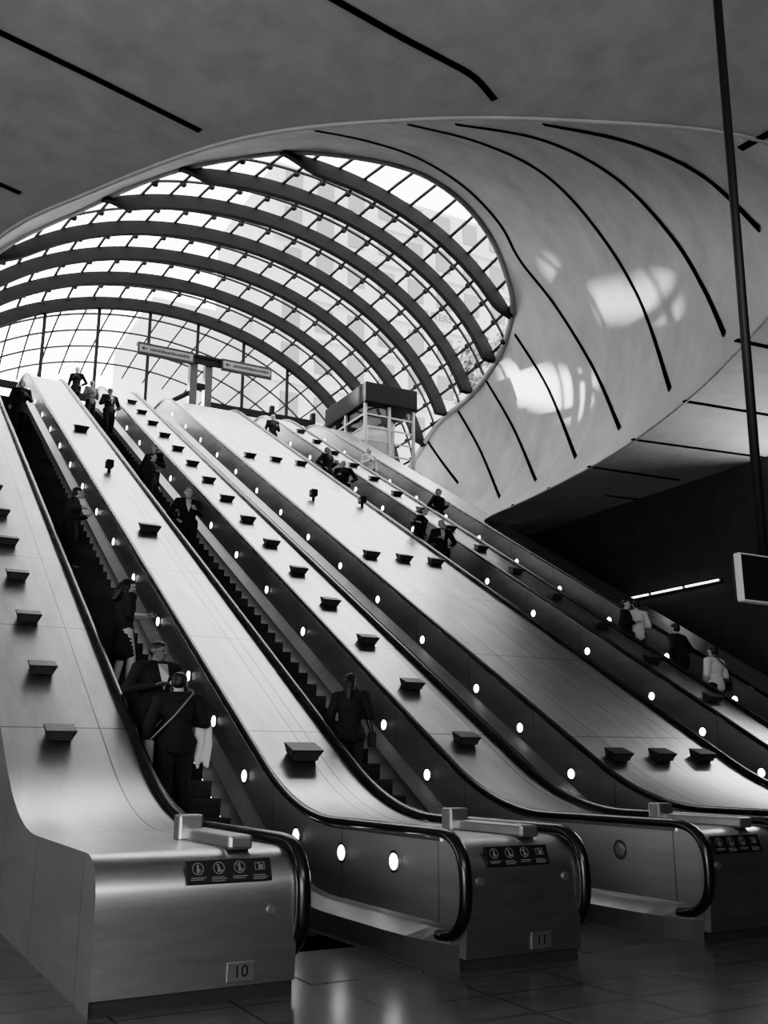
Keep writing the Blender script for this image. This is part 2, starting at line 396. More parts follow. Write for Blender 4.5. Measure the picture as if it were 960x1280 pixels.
SL = [[(395, 163), (455, 175), (520, 196), (580, 233), (625, 280), (650, 325), (695, 383), (742, 460), (775, 536)],
      [(510, 155), (600, 178), (680, 217), (745, 285), (800, 375), (838, 487)],
      [(570, 155), (680, 175), (770, 222), (840, 295), (880, 360), (906, 418)],
      [(680, 155), (790, 178), (880, 220), (950, 286)],
      [(644, 418), (685, 485), (720, 572)], [(608, 476), (642, 535), (670, 601)], [(573, 514), (600, 562), (625, 622)], [(533, 549), (553, 578), (573, 604)]]
tn = 1
def nm():
    global tn; tn += 1; return 'trim_%d' % tn
for pts in SL:
    cu = catmull([(x, y, 0) for x, y in pts], 8); P = []
    for c in cu:
        r = hitn(c.x, c.y)
        if r[0] is None: continue
        n = r[1]
        if n.dot(ray(c.x, c.y)) > 0: n = -n
        P.append((r[0], n))
    if len(P) < 3: print('groove missed', pts); continue
    bm = bmesh.new(); prev = None
    for i, (p, n) in enumerate(P):
        d = P[min(i+1, len(P)-1)][0]-P[max(i-1, 0)][0]
        s = d.normalized().cross(n).normalized()*.06
        cur = [bm.verts.new(q) for q in (p+s-n*.04, p+s+n*.03, p-s+n*.03, p-s-n*.04)]
        if prev:
            for j in range(4): bm.faces.new((prev[j], prev[(j+1) % 4], cur[(j+1) % 4], cur[j]))
        prev = cur
    struct(link(nm(), bm, M['groove']))
bm = bmesh.new(); tube(bm, Rc, .13, 8); struct(link('trim_1', bm, M['lip'], None, True))
bm = bmesh.new(); tube(bm, Oc, .03, 8); struct(link(nm(), bm, M['ceil'], None, True))
bm = bmesh.new()
r0 = [bm.verts.new(p) for p in Oc]; r1 = [bm.verts.new(p) for p in Bc]
for i in range(len(r0)-1): bm.faces.new((r0[i], r1[i], r1[i+1], r0[i+1]))
struct(link('ceiling', bm, M['ceil']))
def cpl(px, py):
    d = ray(px, py); t = (CZ-CH)/d.z; return Vector((d.x*t, d.y*t, CZ))
def ext(p, q, n):
    return p+(p-q).normalized()*n
GL = []
a_, b_ = cpl(420, 0), cpl(500, 45); GL.append(([ext(a_, b_, 10)]+catmull([a_, b_, cpl(555, 74), cpl(593, 96), cpl(618, 124)], 4), .04))
a_, b_ = cpl(0, 40), cpl(120, 98); GL.append(([ext(a_, b_, 12), a_, b_, cpl(250, 163)], .04))
a_, b_ = cpl(0, 230), cpl(25, 241); GL.append(([ext(a_, b_, 12), a_, b_], .04))
for (x1, y1), (x2, y2) in (((925, 186), (958, 168)), ((920, 425), (958, 433)), ((855, 501), (958, 518)), ((790, 549), (958, 572)), ((735, 583), (850, 600)), ((685, 610), (830, 628)), ((640, 631), (720, 640))):
    p, q = cpl(x1, y1), cpl(x2, y2); GL.append(([p, q]+([ext(q, p, 1.5)] if x2 > 950 and q.x < 18 else []), .055))
for pts, hw in GL:
    bm = bmesh.new(); prev = None
    for i, p in enumerate(pts):
        a = pts[max(i-1, 0)]; b = pts[min(i+1, len(pts)-1)]; d = (b-a).normalized(); s = Vector((-d.y, d.x, 0))*hw
        cur = [bm.verts.new(p+s+Vector((0, 0, zz))) for zz in (-.012, .01)]+[bm.verts.new(p-s+Vector((0, 0, zz))) for zz in (.01, -.012)]
        if prev:
            for j in range(4): bm.faces.new((prev[j], prev[(j+1) % 4], cur[(j+1) % 4], cur[j]))
        prev = cur
    struct(link(nm(), bm, M['groove']))
# ---------------------------------------------------------------- canopy
can = thing('glass_canopy', 'curved glazed canopy with dark steel ribs above the escalators', 'glass roof', (12.3, 45, 15.5))
CO = Vector((12.3, 45, 15.5))
def epoint(y, ang, off=0):
    k = math.sqrt(max(0, 1-((y-EC.y)/EA[1])**2))
    return Vector((EC.x+(EA[0]*k+off)*math.cos(ang), y, EC.z+(EA[2]*k+off)*math.sin(ang)))-CO
RA = sorted([(math.atan2((p.z-EC.z)/EA[2], (p.x-EC.x)/EA[0]), p.y) for p in Rc])
def yrim(ang):
    if ang <= RA[0][0]: return RA[0][1]
    if ang >= RA[-1][0]: return RA[-1][1]
    for (a0, y0), (a1, y1) in zip(RA, RA[1:]):
        if a0 <= ang <= a1: return y0+(y1-y0)*(ang-a0)/max(a1-a0, 1e-6)
def runs(y, off=0, n=200):
    out = []; cur = []
    for k in range(n+1):
        a = PI*k/n
        if y >= yrim(a)-off: cur.append(a)
        else:
            if len(cur) > 2: out.append(cur)
            cur = []
    if len(cur) > 2: out.append(cur)
    return out
def cpart(name, bm, m, sm=False): return link(name, bm, m, can, sm)
for y in (27.6, 30.4, 33.3, 36.2, 39.1, 42.0, 45.0):
    bm = bmesh.new()
    for run in runs(y, .45):
        rows = []
        for a in run:
            f = max(0, min(1, (y-yrim(a)+.45)/1.5)); dp = .14+.48*(f*f*(3-2*f))
            rows.append([bm.verts.new(p) for p in (epoint(y-.16, a, -.06), epoint(y+.16, a, -.06), epoint(y+.16, a, -dp), epoint(y-.16, a, -dp))])
        for p, q in zip(rows, rows[1:]):
            for j in range(4): bm.faces.new((p[j], p[(j+1) % 4], q[(j+1) % 4], q[j]))
        bm.faces.new(rows[0]); bm.faces.new(rows[-1][::-1])
    cpart('rib', bm, M['rib'])
for y in (29.0, 31.85, 34.75, 37.65, 40.55, 43.5, 47, 49, 51, 53):
    bm = bmesh.new()
    for run in runs(y, .1): tube(bm, [epoint(y, a, -.03) for a in run[::3]+run[-1:]], .06, 5)
    cpart('glazing_bar', bm, M['bar'])
angs = [math.radians(3+6.2*k) for k in range(29)]
for a in angs:
    ya = max(yrim(a), 25)
    bm = bmesh.new(); tube(bm, [epoint(ya+(54.5-ya)*k/20, a, -.04) for k in range(21)], [.065 if ya+(54.5-ya)*k/20 < 45 else .05 for k in range(21)], 5); cpart('purlin', bm, M['bar'])
bm = bmesh.new()
for y in [27.6+1.44*k for k in range(13)]:
    for a in angs:
        if y > yrim(a): bmesh.ops.create_icosphere(bm, subdivisions=1, radius=.14, matrix=Matrix.Translation(epoint(y, a, -.12)))
o = cpart('glass_clips', bm, M['bar']); o['kind'] = 'stuff'
NA = 80
bm = bmesh.new(); rows = [[bm.verts.new(epoint(24.5+.75*j, PI*k/NA)) for k in range(NA+1)] for j in range(41)]
for j, (p, q) in enumerate(zip(rows, rows[1:])):
    for k in range(NA):
        if 24.5+.75*(j+1) >= yrim(PI*(k+.5)/NA): bm.faces.new((p[k], p[k+1], q[k+1], q[k]))
for vv in [v for v in bm.verts if not v.link_faces]: bm.verts.remove(vv)
cpart('glazing', bm, M['glass'], True)
for x in [1.4+2.5*k for k in range(9)]:
    u = (x-EC.x)/EA[0]
    zt = EC.z+EA[2]*math.sqrt(max(0, 1-u*u))-.5
    bm = bmesh.new(); tube(bm, [Vector((x, 45.1, 15.5))-CO, Vector((x, 45.1, zt))-CO], .09, 6); cpart('hanger', bm, M['rib'])
# ---------------------------------------------------------------- room
def sbox(name, m, *a):
    bm = bmesh.new(); box(bm, *a); return struct(link(name, bm, m))
sbox('floor', M['floor'], -16, 20, -8, 34, -.2, 0)
sbox('wall_right', M['wall'], 20, 20.3, -8, 36, 0, CZ+.1)
sbox('wall_left', M['wall'], -16.3, -16, -8, 36, 0, CZ+.1)
sbox('wall_back', M['wall'], -16, 20, -8.3, -8, 0, CZ+.1)
sbox('wall_far', M['wall'], 18.75, 20, 28, 28.3, 0, CZ+.7)
sbox('wall_far_left', M['wall'], -16, 1.6, 34, 34.3, 0, CZ+6)
sbox('floor_upper', M['floor'], -20, 45, 41.25, 75, TOP-.4, TOP)
sbox('wall_upper_edge', M['wall'], -6, 28, 41.2, 41.4, TOP-3, TOP-.02)
# ---------------------------------------------------------------- lift tower
t = thing('lift_enclosure', 'dark roofed glazed lift enclosure at the top beside the rightmost escalator', 'lift', (20.05, 37.5, 14))
bm = bmesh.new(); rbox(bm, -1.3, 1.35, -1.75, 2.5, 3.2, 4.15, .05); link('roof', bm, M['rib'], t)
bm = bmesh.new(); box(bm, -1.25, 1.3, -1.45, 2.3, -3.0, .4); link('base', bm, M['steelp'], t)
for x in (-1.2, 0, 1.25):
    for y in (-1.5, .4, 2.3):
        if x == 0 and y == .4: continue
        bm = bmesh.new(); box(bm, x-.06, x+.06, y-.06, y+.06, .3, 3.25); link('post', bm, M['pale'], t)
for z in (.9, 1.5, 2.1, 2.7):
    bm = bmesh.new(); box(bm, -1.2, 1.25, -1.55, -1.48, z-.03, z+.03); box(bm, -1.27, -1.2, -1.5, 2.3, z-.03, z+.03); link('transom', bm, M['pale'], t)
bm = bmesh.new(); box(bm, -1.15, 1.2, -1.45, 2.25, .4, 3.2); link('glazing', bm, M['glass'], t)
bm = bmesh.new(); rbox(bm, -.6, .6, -.6, 1.2, .5, 2.6, .05); link('lift_car', bm, M['skirt'], t)
# ---------------------------------------------------------------- sign gantry
t = thing('sign_gantry', 'sign gantry with dark posts spanning the head of the escalators', 'sign frame', (12.5, 40, TOP))
bm = bmesh.new(); tube(bm, [(-2.9, 0, 4.08), (3.4, 0, 4.08)], .10); link('beam', bm, M['rib'], t)
bm = bmesh.new(); box(bm, -.4, 1.0, -.02, .06, 3.72, 4.02); link('link_panel', bm, M['rib'], t)
for x in (-.25, .45):
    bm = bmesh.new(); box(bm, x-.17, x+.17, .05, .4, DO, 3.9); link('post', bm, M['steelp'], t)
bm = bmesh.new(); box(bm, -.25, .45, .1, .3, 2.6, 2.85); link('crossbar', bm, M['rib'], t)
bm = bmesh.new(); box(bm, .6, 5.8, .1, .3, 1.75, 2.05); link('crossbar', bm, M['rib'], t)
bm = bmesh.new(); tube(bm, [(-.3, .2, 2.4), (-2.0, .2, 1.2)], .11); link('brace', bm, M['rib'], t)
for x in (3.6, 5.7):
    bm = bmesh.new(); box(bm, x-.1, x+.1, .05, .3, 0, 2.4); link('post', bm, M['rib'], t)
for k, (x0, x1) in enumerate(((-2.9, -.35), (.95, 3.4))):
    s = thing('hanging_sign', ['grey directional sign with arrow, left one on the gantry', 'grey directional sign, right one on the gantry'][k], 'sign', (12.5+(x0+x1)/2, 39.85, TOP+3.85), group='signs on the gantry')
    hw = (x1-x0)/2
    bm = bmesh.new(); rbox(bm, -hw, hw, -.06, .06, -.29, .29, .02); link('frame', bm, M['black'], s)
    bm = bmesh.new(); box(bm, -hw+.07, hw-.07, -.068, -.058, -.17, .17); link('face', bm, M['sign'], s)
    bm = bmesh.new(); xx = -hw+.15
    bm.faces.new([bm.verts.new(p) for p in ((xx, -.075, 0), (xx+.14, -.075, .1), (xx+.14, -.075, -.1))]); box(bm, xx+.12, xx+.28, -.077, -.07, -.025, .025)
    link('arrow', bm, M['black'], s)
    bm = bmesh.new(); xx += .4
    while xx < hw-.2:
        w_ = random.uniform(.03, .07); box(bm, xx, xx+w_, -.077, -.07, -.06, random.uniform(.03, .09)); xx += w_+.025
    link('lettering', bm, M['black'], s)
t = thing('landing_railing', 'dark railing across the top landing behind the first escalators', 'railing', (2, 42, TOP))
for z in (.5, 1.15):
    bm = bmesh.new(); tube(bm, [(-8, 0, z), (7, 0, z)], .06); link('rail', bm, M['rib'], t)
for k in range(8):
    bm = bmesh.new(); tube(bm, [(-8+k*2.14, 0, 0), (-8+k*2.14, 0, 1.15)], .05); link('post', bm, M['rib'], t)
t = thing('entrance_beam', 'long dark horizontal beam on posts crossing below the glass at the top left', 'beam', (6, 43.5, TOP))
bm = bmesh.new(); box(bm, -8, 5, -.12, .12, 2.35, 2.65); link('beam', bm, M['rib'], t)
for x in (-7.5, -3.4, .8, 4.8):
    bm = bmesh.new(); box(bm, x-.08, x+.08, -.08, .08, 0, 2.36); link('post', bm, M['rib'], t)
# ---------------------------------------------------------------- hanging screen near camera
t = thing('hanging_display', 'dark display screen in a pale frame hanging from a long pole at right', 'screen', (6.12, 4.7, 2.97))
bm = bmesh.new(); rbox(bm, -.71, .71, -.03, .03, -.175, .175, .012); link('frame', bm, M['pale'], t)
bm = bmesh.new(); rbox(bm, -.66, .66, .03, .10, -.16, .16, .02); link('rear_housing', bm, M['black'], t)
bm = bmesh.new(); box(bm, -.695, .695, -.034, -.028, -.16, .16); link('screen', bm, M['screen'], t)
for xo in (-.36, .42):
    bm = bmesh.new(); tube(bm, [(xo, .06, .13), (xo+.15, .06, 6.33)], .036); link('pole', bm, M['black'], t, True)
for k in range(3):
    y0 = 17.9+k*1.3
    t = thing('tube_light', 'glowing strip light on the dark right wall, %s of three' % ['nearest', 'middle', 'farthest'][k], 'light', (19.93, y0+.62, 6.4), group='strip lights on the dark wall')
    bm = bmesh.new(); rbox(bm, 0, .07, -.64, .64, -.05, .05, .01); link('housing', bm, M['trench'], t)
    bm = bmesh.new(); tube(bm, [(-.03, -.58, 0), (-.03, .58, 0)], .026); link('tube', bm, M['tube'], t)
# ---------------------------------------------------------------- outside
t = thing('office_building', 'pale stone office building seen through the right of the canopy', 'building', (60, 96, 15.5))
bm = bmesh.new(); box(bm, -22, 30, 0, 20, 0, 56); box(bm, -34, -22, 6, 24, 0, 38); link('facade', bm, M['stone'], t)
bm = bmesh.new()
for z in (28, 34, 38.9, 46, 51): box(bm, -22.3, 30.3, -.5, 0, z, z+.6)
link('cornice', bm, M['stone'], t)
bm = bmesh.new(); box(bm, -1.1, 1.1, -.12, .1, 0, 3.0); wme = bpy.data.meshes.new('window'); bm.to_mesh(wme); bm.free(); wme.materials.append(M['pane'])
for i in range(12):
    for j, z in enumerate((24, 30, 35.2, 42.2, 47.4, 52.4)):
        o = bpy.data.objects.new('window', wme); C.objects.link(o); o.parent = t; o.location = (-19.5+4.2*i, 0, z)
text('building_lettering', 'REUTERS', 1.35, (-.3, -.6, 40.6), (PI/2, 0, 0), M['letter'], t, .1)
t = thing('tree', 'leafy tree seen through the lower right edge of the canopy', 'tree', (36.5, 51, 15.4))
bm = bmesh.new(); tube(bm, [(0, 0, 0), (.2, 0, 6), (.1, .2, 12)], [.35, .25, .1]); link('trunk', bm, M['bark'], t)
bm = bmesh.new()
for k in range(1500):
    d = Vector((random.gauss(0, 1), random.gauss(0, 1), random.gauss(0, 1))).normalized()*random.uniform(.4, 1)
    p = Vector((d.x*3.2, d.y*3.2, 12+d.z*4)); s = .28
    a = Vector((random.uniform(-1, 1), random.uniform(-1, 1), random.uniform(-1, 1))).normalized()*s; b_ = a.orthogonal().normalized()*s*.6
    quad(bm, p-a, p-b_, p+a, p+b_)
link('foliage', bm, M['leaf'], t)
# ---------------------------------------------------------------- people
def cone(bm, p, q, r1, r2, sy=1):
    p, q = Vector(p), Vector(q); d = q-p; L = d.length
    if L < 1e-5: return
    mt = Matrix.Translation((p+q)/2) @ d.to_track_quat('Z', 'Y').to_matrix().to_4x4()
    bmesh.ops.create_cone(bm, cap_ends=True, segments=12, radius1=r1, radius2=r2, depth=L, matrix=mt)
def ball(bm, c, r):
    if isinstance(r, (int, float)): r = (r, r, r)
    bmesh.ops.create_icosphere(bm, subdivisions=2, radius=1, matrix=Matrix.Translation(c) @ Matrix.Diagonal((*r, 1)))
def limb(bm, pts, rs, e=0):
    for i, p in enumerate(pts): ball(bm, p, rs[i]+e)
    for i in range(len(pts)-1): cone(bm, pts[i], pts[i+1], rs[i]+e, rs[i+1]+e)
def remesh(o, vs, it=3):
    r = o.modifiers.new('r', 'REMESH'); r.mode = 'VOXEL'; r.voxel_size = vs; r.use_smooth_shade = True
    s = o.modifiers.new('s', 'SMOOTH'); s.factor = .5; s.iterations = it
def hand(bm, w, d, side, curl=.5):
    d = Vector(d).normalized(); sx = Vector((side, 0, 0)); n = d.cross(sx)
    if n.length < .2: n = d.cross(Vector((0, 1, 0)))
    n.normalize(); s = n.cross(d).normalized(); w = Vector(w)
    k = w+d*.085
    for t_ in (-.028, -.009, .009, .028): cone(bm, w+s*t_*.6, k+s*t_, .014, .012)
    for j, (t_, L) in enumerate(((-.03, .062), (-.01, .075), (.01, .07), (.03, .055))):
        a = k+s*t_; b_ = a+(d*(1-curl*.5)+n*curl*.6).normalized()*L*.55; c_ = b_+(d*(1-curl)+n*curl).normalized()*L*.5
        limb(bm, [a, b_, c_], [.0105, .0095, .0085])
    a = w+d*.025-s*.02; limb(bm, [a, a+(d*.7-s*.7+n*.3).normalized()*.04, a+(d*.9-s*.6+n*.5).normalized()*.07], [.013, .011, .0095])
ARM = {'down': ((.255, -.03, 1.13), (.26, .06, .88), (0, .25, -1)),
       'rail': ((.40, .02, 1.19), (.60, .20, 1.14), (.1, 1, -.05)),
       'bent': ((.26, -.04, 1.13), (.13, .22, 1.17), (-.5, .7, .3)),
       'fwd': ((.25, .12, 1.16), (.22, .40, 1.20), (0, 1, .2)),
       'bag': ((.27, -.02, 1.12), (.29, .05, .88), (0, .1, -1)),
       'hip': ((.34, -.08, 1.13), (.21, .06, .98), (-.5, .5, -.5))}
def person(px, py, label, heading=0, h=1.75, la='down', ra='down', top='coat', legs='coat2', hair='short', hc='hair', shirt=False, coat=0, dress=False, lean=0, turn=0, tilt=0, near=False, skin='skinc', wide=1.08, stance=0):
    d = ray(px, py); hh = h*.93
    tt = (YB*m30+CH-hh)/(d.y*m30-d.z); X, Y = d.x*tt, d.y*tt
    ctr = min(ESC, key=lambda e: abs(e-X)); X = max(ctr-.28, min(ctr+.28, X))
    k = int((Y-9.0)//.4); Yc = 9.0+.4*k+.2; z = N(Yc)
    s = h/1.75
    t = thing('person', label, 'person', (X, Yc, z), (0, 0, heading), 'passengers on the escalators')
    t.scale = (s*wide, s*wide, s); vs = .012 if near else .017
    hip = .93
    def U(p):
        p = Vector(p); dz = p.z-hip
        return Vector((p.x+stance*.35*dz, p.y+dz*math.sin(lean), hip+dz*math.cos(lean)))
    fl = (-.09-abs(stance)*.5, -.03, .085); fr = (.09+abs(stance)*.5, .05, .085); kl = (-.10, .02, .50); kr = (.10, .09 if stance else .07, .50)
    hl, hr = (-.09, 0, .92+stance*.15), (.09, 0, .92-stance*.15)
    sh = {-1: U((-.18, 0, 1.425-stance*.2)), 1: U((.18, 0, 1.425+stance*.2))}
    arms = {}
    for sd, md in ((-1, la), (1, ra)):
        e, w, dr = ARM[md]; arms[sd] = (U((e[0]*sd, e[1], e[2])), U((w[0]*sd, w[1], w[2])), Vector((dr[0]*sd, dr[1], dr[2])))
    def torso(bm, e=0, low=True):
        if low: ball(bm, (0, -.005, .96), (.16+e, .115+e, .13+e))
        ball(bm, U((0, 0, 1.1)), (.14+e, .105+e, .15+e)); ball(bm, U((0, 0, 1.28)), (.165+e, .12+e, .18+e))
        limb(bm, [sh[-1], U((0, -.01, 1.44)), sh[1]], [.06, .07, .06], e)
    def legsf(bm, e=0, stop=0):
        for a, b_, c_ in ((hl, kl, fl), (hr, kr, fr)):
            c2 = Vector(b_).lerp(Vector(c_), 1-stop)
            limb(bm, [a, b_, Vector(b_).lerp(c2, .35), c2], [.088, .058, .056, .038], e)
    bm = bmesh.new(); torso(bm); legsf(bm)
    for a in (fl, fr): limb(bm, [Vector(a)+Vector((0, -.03, -.04)), Vector(a)+Vector((0, .12, -.055))], [.035, .028])
    for sd in (-1, 1):
        e_, w_, dr = arms[sd]; limb(bm, [sh[sd], e_, w_], [.048, .038, .025]); hand(bm, w_, dr, sd, .5 if (la, ra)[sd > 0] != 'rail' else .8)
    limb(bm, [U((0, -.01, 1.44)), U((0, .01, 1.55))], [.055, .05])
    Rh = Matrix.Rotation(turn, 4, 'Z') @ Matrix.Rotation(tilt, 4, 'X'); hc_ = U((0, .02, 1.635))
    def Hd(p): return hc_+Rh @ Vector(p)
    b2 = bmesh.new()
    ball(b2, (0, -.005, .025), (.076, .094, .092)); ball(b2, (0, .012, -.035), (.058, .070, .078))
    cone(b2, (0, .082, .02), (0, .108, -.018), .008, .015); ball(b2, (0, .100, -.02), .014)
    ball(b2, (0, .075, -.062), (.024, .014, .008)); ball(b2, (0, .068, -.095), (.025, .02, .018))
    for sd in (-1, 1): ball(b2, (sd*.077, -.005, -.005), (.012, .022, .033)); ball(b2, (sd*.03, .078, .028), (.022, .012, .008))
    bmesh.ops.transform(b2, matrix=Matrix.Translation(hc_) @ Rh, verts=b2.verts)
    me = bpy.data.meshes.new('t'); b2.to_mesh(me); b2.free(); bm.from_mesh(me); bpy.data.meshes.remove(me)
    remesh(link('body', bm, M[skin], t), min(vs, .012), 2)
    for sd in (-1, 1):
        bm = bmesh.new(); ball(bm, Hd((sd*.029, .084, .010)), (.011, .007, .007)); link('eye', bm, M['black'], t, True)
    bm = bmesh.new(); ball(bm, Hd((0, -.018, .045)), (.083, .093, .088)); ball(bm, Hd((0, -.045, .0)), (.078, .068, .085))
    if hair == 'long':
        limb(bm, [Hd((0, -.06, -.02)), Hd((0, -.085, -.13)), Hd((0, -.10, -.26))], [.085, .08, .05])
        for sd in (-1, 1): limb(bm, [Hd((sd*.065, -.02, .0)), Hd((sd*.075, -.02, -.14))], [.03, .026])
    remesh(link('hair', bm, M[hc], t), vs, 2)
    bm = bmesh.new(); torso(bm, .018)
    if not dress and not coat: ball(bm, (0, -.005, .88), (.175, .135, .12))
    for sd in (-1, 1):
        e_, w_, dr = arms[sd]
        w2 = e_.lerp(w_, .93) if not dress else e_.lerp(w_, .05)
        limb(bm, [sh[sd], e_, w2], [.054, .046, .036], .015)
    if coat: 
        for zz in [i*.07 for i in range(int(coat/.07)+1)]: ball(bm, (0, 0, .95-zz), (.175+zz*.09, .135+zz*.12, .09))
    if dress:
        for zz in [i*.06 for i in range(8)]: ball(bm, (0, 0, .95-zz), (.17+zz*.08, .13+zz*.14, .08))
    remesh(link('dress' if dress else ('coat' if coat else 'jacket'), bm, M[top], t), vs, 3)
    if shirt:
        bm = bmesh.new(); quad(bm, U((-.05, .105, 1.46)), U((.05, .105, 1.46)), U((.045, .158, 1.30)), U((0, .162, 1.12)), U((-.045, .158, 1.30)))
        bmesh.ops.solidify(bm, geom=bm.faces[:], thickness=.014); link('shirt_front', bm, M['light'], t)
    if not dress:
        bm = bmesh.new(); legsf(bm, .022, .04); ball(bm, (0, 0, .95), (.165, .12, .10)); remesh(link('trousers', bm, M[legs], t), vs, 3)
    for a in (fl, fr):
        bm = bmesh.new()
        a = Vector(a); limb(bm, [a+Vector((0, -.045, -.045)), a+Vector((0, .05, -.045)), a+Vector((0, .15, -.055))], [.038, .042, .03])
        box(bm, a.x-.035, a.x+.035, a.y-.07, a.y+.17, a.z-.085, a.z-.06)
        remesh(link('shoe', bm, M['shoe'], t), vs, 1)
    return t, Matrix.LocRotScale(Vector((X, Yc, z)), Matrix.Rotation(heading, 3, 'Z').to_quaternion(), Vector((s*wide, s*wide, s)))
def bag(mt, x, y, z, sx, sy, sz, label, m='coat', strap=None, sm=None, r=.014):
    p = mt @ Vector((x, y, z)); t = thing('bag', label, 'bag', p, (0, 0, mt.to_euler().z))
    bm = bmesh.new(); rbox(bm, -sx, sx, -sy, sy, -sz, sz, min(sx, sy)*.6); link('bag_body', bm, M[m], t, True)
    bm = bmesh.new()
    if strap:
        q = (mt @ Vector(strap)-p); q = Matrix.Rotation(-mt.to_euler().z, 3, 'Z') @ q
        mid = (q+Vector((0, -.12, 0))+Vector((0, -sy, sz)))/2+Vector((0, -.10, 0))
        mid2 = (q+Vector((0, .13, 0))+Vector((0, sy, sz)))/2+Vector((0, .10, 0))
        tube(bm, [(0, -sy, sz), mid, q+Vector((0, -.12, 0)), q+Vector((0, 0, .05)), q+Vector((0, .13, 0)), mid2, (0, sy, sz)], r, 6)
    else:
        tube(bm, [(0, -sy*.6, sz-.01), (0, -sy*.4, sz+.12), (0, 0, sz+.16), (0, sy*.4, sz+.12), (0, sy*.6, sz-.01)], .01, 6)
    link('strap', bm, M[sm or m], t, True)
_, m1 = person(229, 862, 'man in dark clothes seen from behind, lowest on the leftmost escalator', 0, 1.86, 'bag', 'bent', 'coat', 'coat', near=True, wide=1.3, stance=.05, turn=-.3, lean=.05, coat=.15)
bag(m1, -.27, .03, .78, .06, .15, .16, 'grey shoulder bag on a diagonal strap worn by the lowest passenger on the leftmost escalator', 'grey', strap=(.12, 0, 1.50), sm='grey')
p = m1 @ Vector((.27, .06, .98)); t = thing('folded_coat', 'pale crumpled coat over the arm of the lowest passenger on the leftmost escalator', 'coat', p)
bm = bmesh.new()
for k in range(6): limb(bm, [(-.06+k*.03, .02*math.sin(k*2), .16), (-.08+k*.036, .03*math.cos(k*2), -.1), (-.07+k*.03, .02*math.sin(k), -.34-.06*math.sin(k*1.7))], [.035, .04, .025])
o = link('cloth', bm, M['light'], t); remesh(o, .014, 2)
person(182, 808, 'man in dark suit and pale open shirt facing down, second lowest on the leftmost escalator', PI+.25, 1.88, 'hip', 'bent', 'coat', 'coat', shirt=True, near=True, skin='skind', tilt=-.25, wide=1.4, coat=.2, turn=.3, stance=-.05)
_, m3 = person(156, 729, 'woman in short dark dress with bare legs holding a phone out on the leftmost escalator', -PI/2+.15, 1.8, 'fwd', 'bent', 'coat', 'coat', 'long', dress=True, near=True, tilt=-.3, stance=.06, wide=1.2)
p = m3 @ Vector((-.2, .50, 1.24)); t = thing('phone', 'small phone held out by the woman in a dark dress', 'phone', p, (.6, 0, -PI/2)); bm = bmesh.new(); rbox(bm, -.035, .035, -.005, .005, -.06, .08, .004); link('phone_body', bm, M['black'], t)
bm = bmesh.new(); box(bm, -.03, .03, -.008, -.0045, -.05, .07); link('phone_screen', bm, M['light'], t)
person(72, 611, 'person in dark coat turned sideways halfway up the leftmost escalator', -PI/2-.3, 1.8, 'bent', 'rail', 'coat', 'coat', lean=.12, coat=.3, turn=.3, wide=1.25)
person(28, 481, 'person in long dark coat facing down near the top of the leftmost escalator', PI, 1.8, 'bent', 'down', 'coat2', 'coat', coat=.35, turn=-.3, wide=1.2)
_, m6 = person(406, 848, 'woman with long dark hair, lowest passenger on the second escalator', -.35, 1.76, 'down', 'bent', 'coat', 'coat2', 'long', near=True, coat=.2, turn=-.4, stance=.06, wide=1.15)
bag(m6, .29, .02, .80, .05, .13, .11, 'dark shoulder bag at the side of the long haired woman on the second escalator', 'coat2', strap=(.14, .0, 1.47))
person(239, 620, 'person in dark coat and pale collar facing down in the middle of the second escalator', PI-.2, 1.78, 'bent', 'hip', 'coat', 'coat', shirt=True, wide=1.25, coat=.25, stance=.05)
person(179, 571, 'left one of a pair standing together on the upper second escalator', PI+.7, 1.7, 'down', 'bent', 'coat2', 'coat', turn=.4, stance=.05)
person(194, 563, 'right one of a pair standing together on the upper second escalator', PI-.6, 1.76, 'bent', 'hip', 'coat', 'coat2', shirt=True, turn=-.3, stance=-.05)
person(139, 490, 'person with pale shirt front near the top of the second escalator', PI+.2, 1.78, 'hip', 'bent', 'coat2', 'coat', shirt=True, wide=1.2, coat=.15)
person(115, 480, 'person behind the pale shirted one near the top of the second escalator', PI+.3, 1.72, 'bent', 'bent', 'grey', 'coat')
person(88, 461, 'topmost dark figure on the second escalator', PI-.4, 1.76, 'hip', 'down', 'coat', 'coat', coat=.3)
person(341, 522, 'lone dark figure near the top of the third escalator', PI, 1.75, 'bent', 'down', 'coat', 'coat')
person(407, 562, 'upper left one of two passengers close together high on the fourth escalator', PI+.5, 1.78, 'bent', 'hip', 'coat', 'coat', wide=1.25, coat=.2)
person(428, 581, 'lower right one of two passengers close together high on the fourth escalator', PI-.5, 1.74, 'hip', 'bent', 'coat', 'coat', wide=1.25, coat=.2)
person(514, 637, 'broad dark clad person stooping midway on the fourth escalator', PI+.6, 1.78, 'hip', 'rail', 'coat', 'coat', lean=.2, wide=1.3)
person(554, 657, 'person with pale collar, lowest on the fourth escalator', PI-.3, 1.74, 'hip', 'bent', 'coat', 'coat', shirt=True, wide=1.2, coat=.2)
person(438, 560, 'highest passenger on the rightmost escalator, in a pale top', PI, 1.76, 'down', 'bent', 'light', 'coat')
person(550, 617, 'dark clad person alone on the middle of the rightmost escalator', PI+.4, 1.76, 'bent', 'hip', 'coat', 'coat', wide=1.2)
person(779, 757, 'dark clad one of a pair on the lower rightmost escalator', PI+.5, 1.74, 'hip', 'bent', 'coat', 'coat', stance=.05)
person(801, 760, 'pale shirted one of a pair on the lower rightmost escalator', -.3, 1.76, 'hip', 'bent', 'light', 'coat2')
person(857, 790, 'person in dark jacket leaning on the rail low on the rightmost escalator', .2, 1.76, 'hip', 'rail', 'coat', 'coat', lean=.12, wide=1.25)
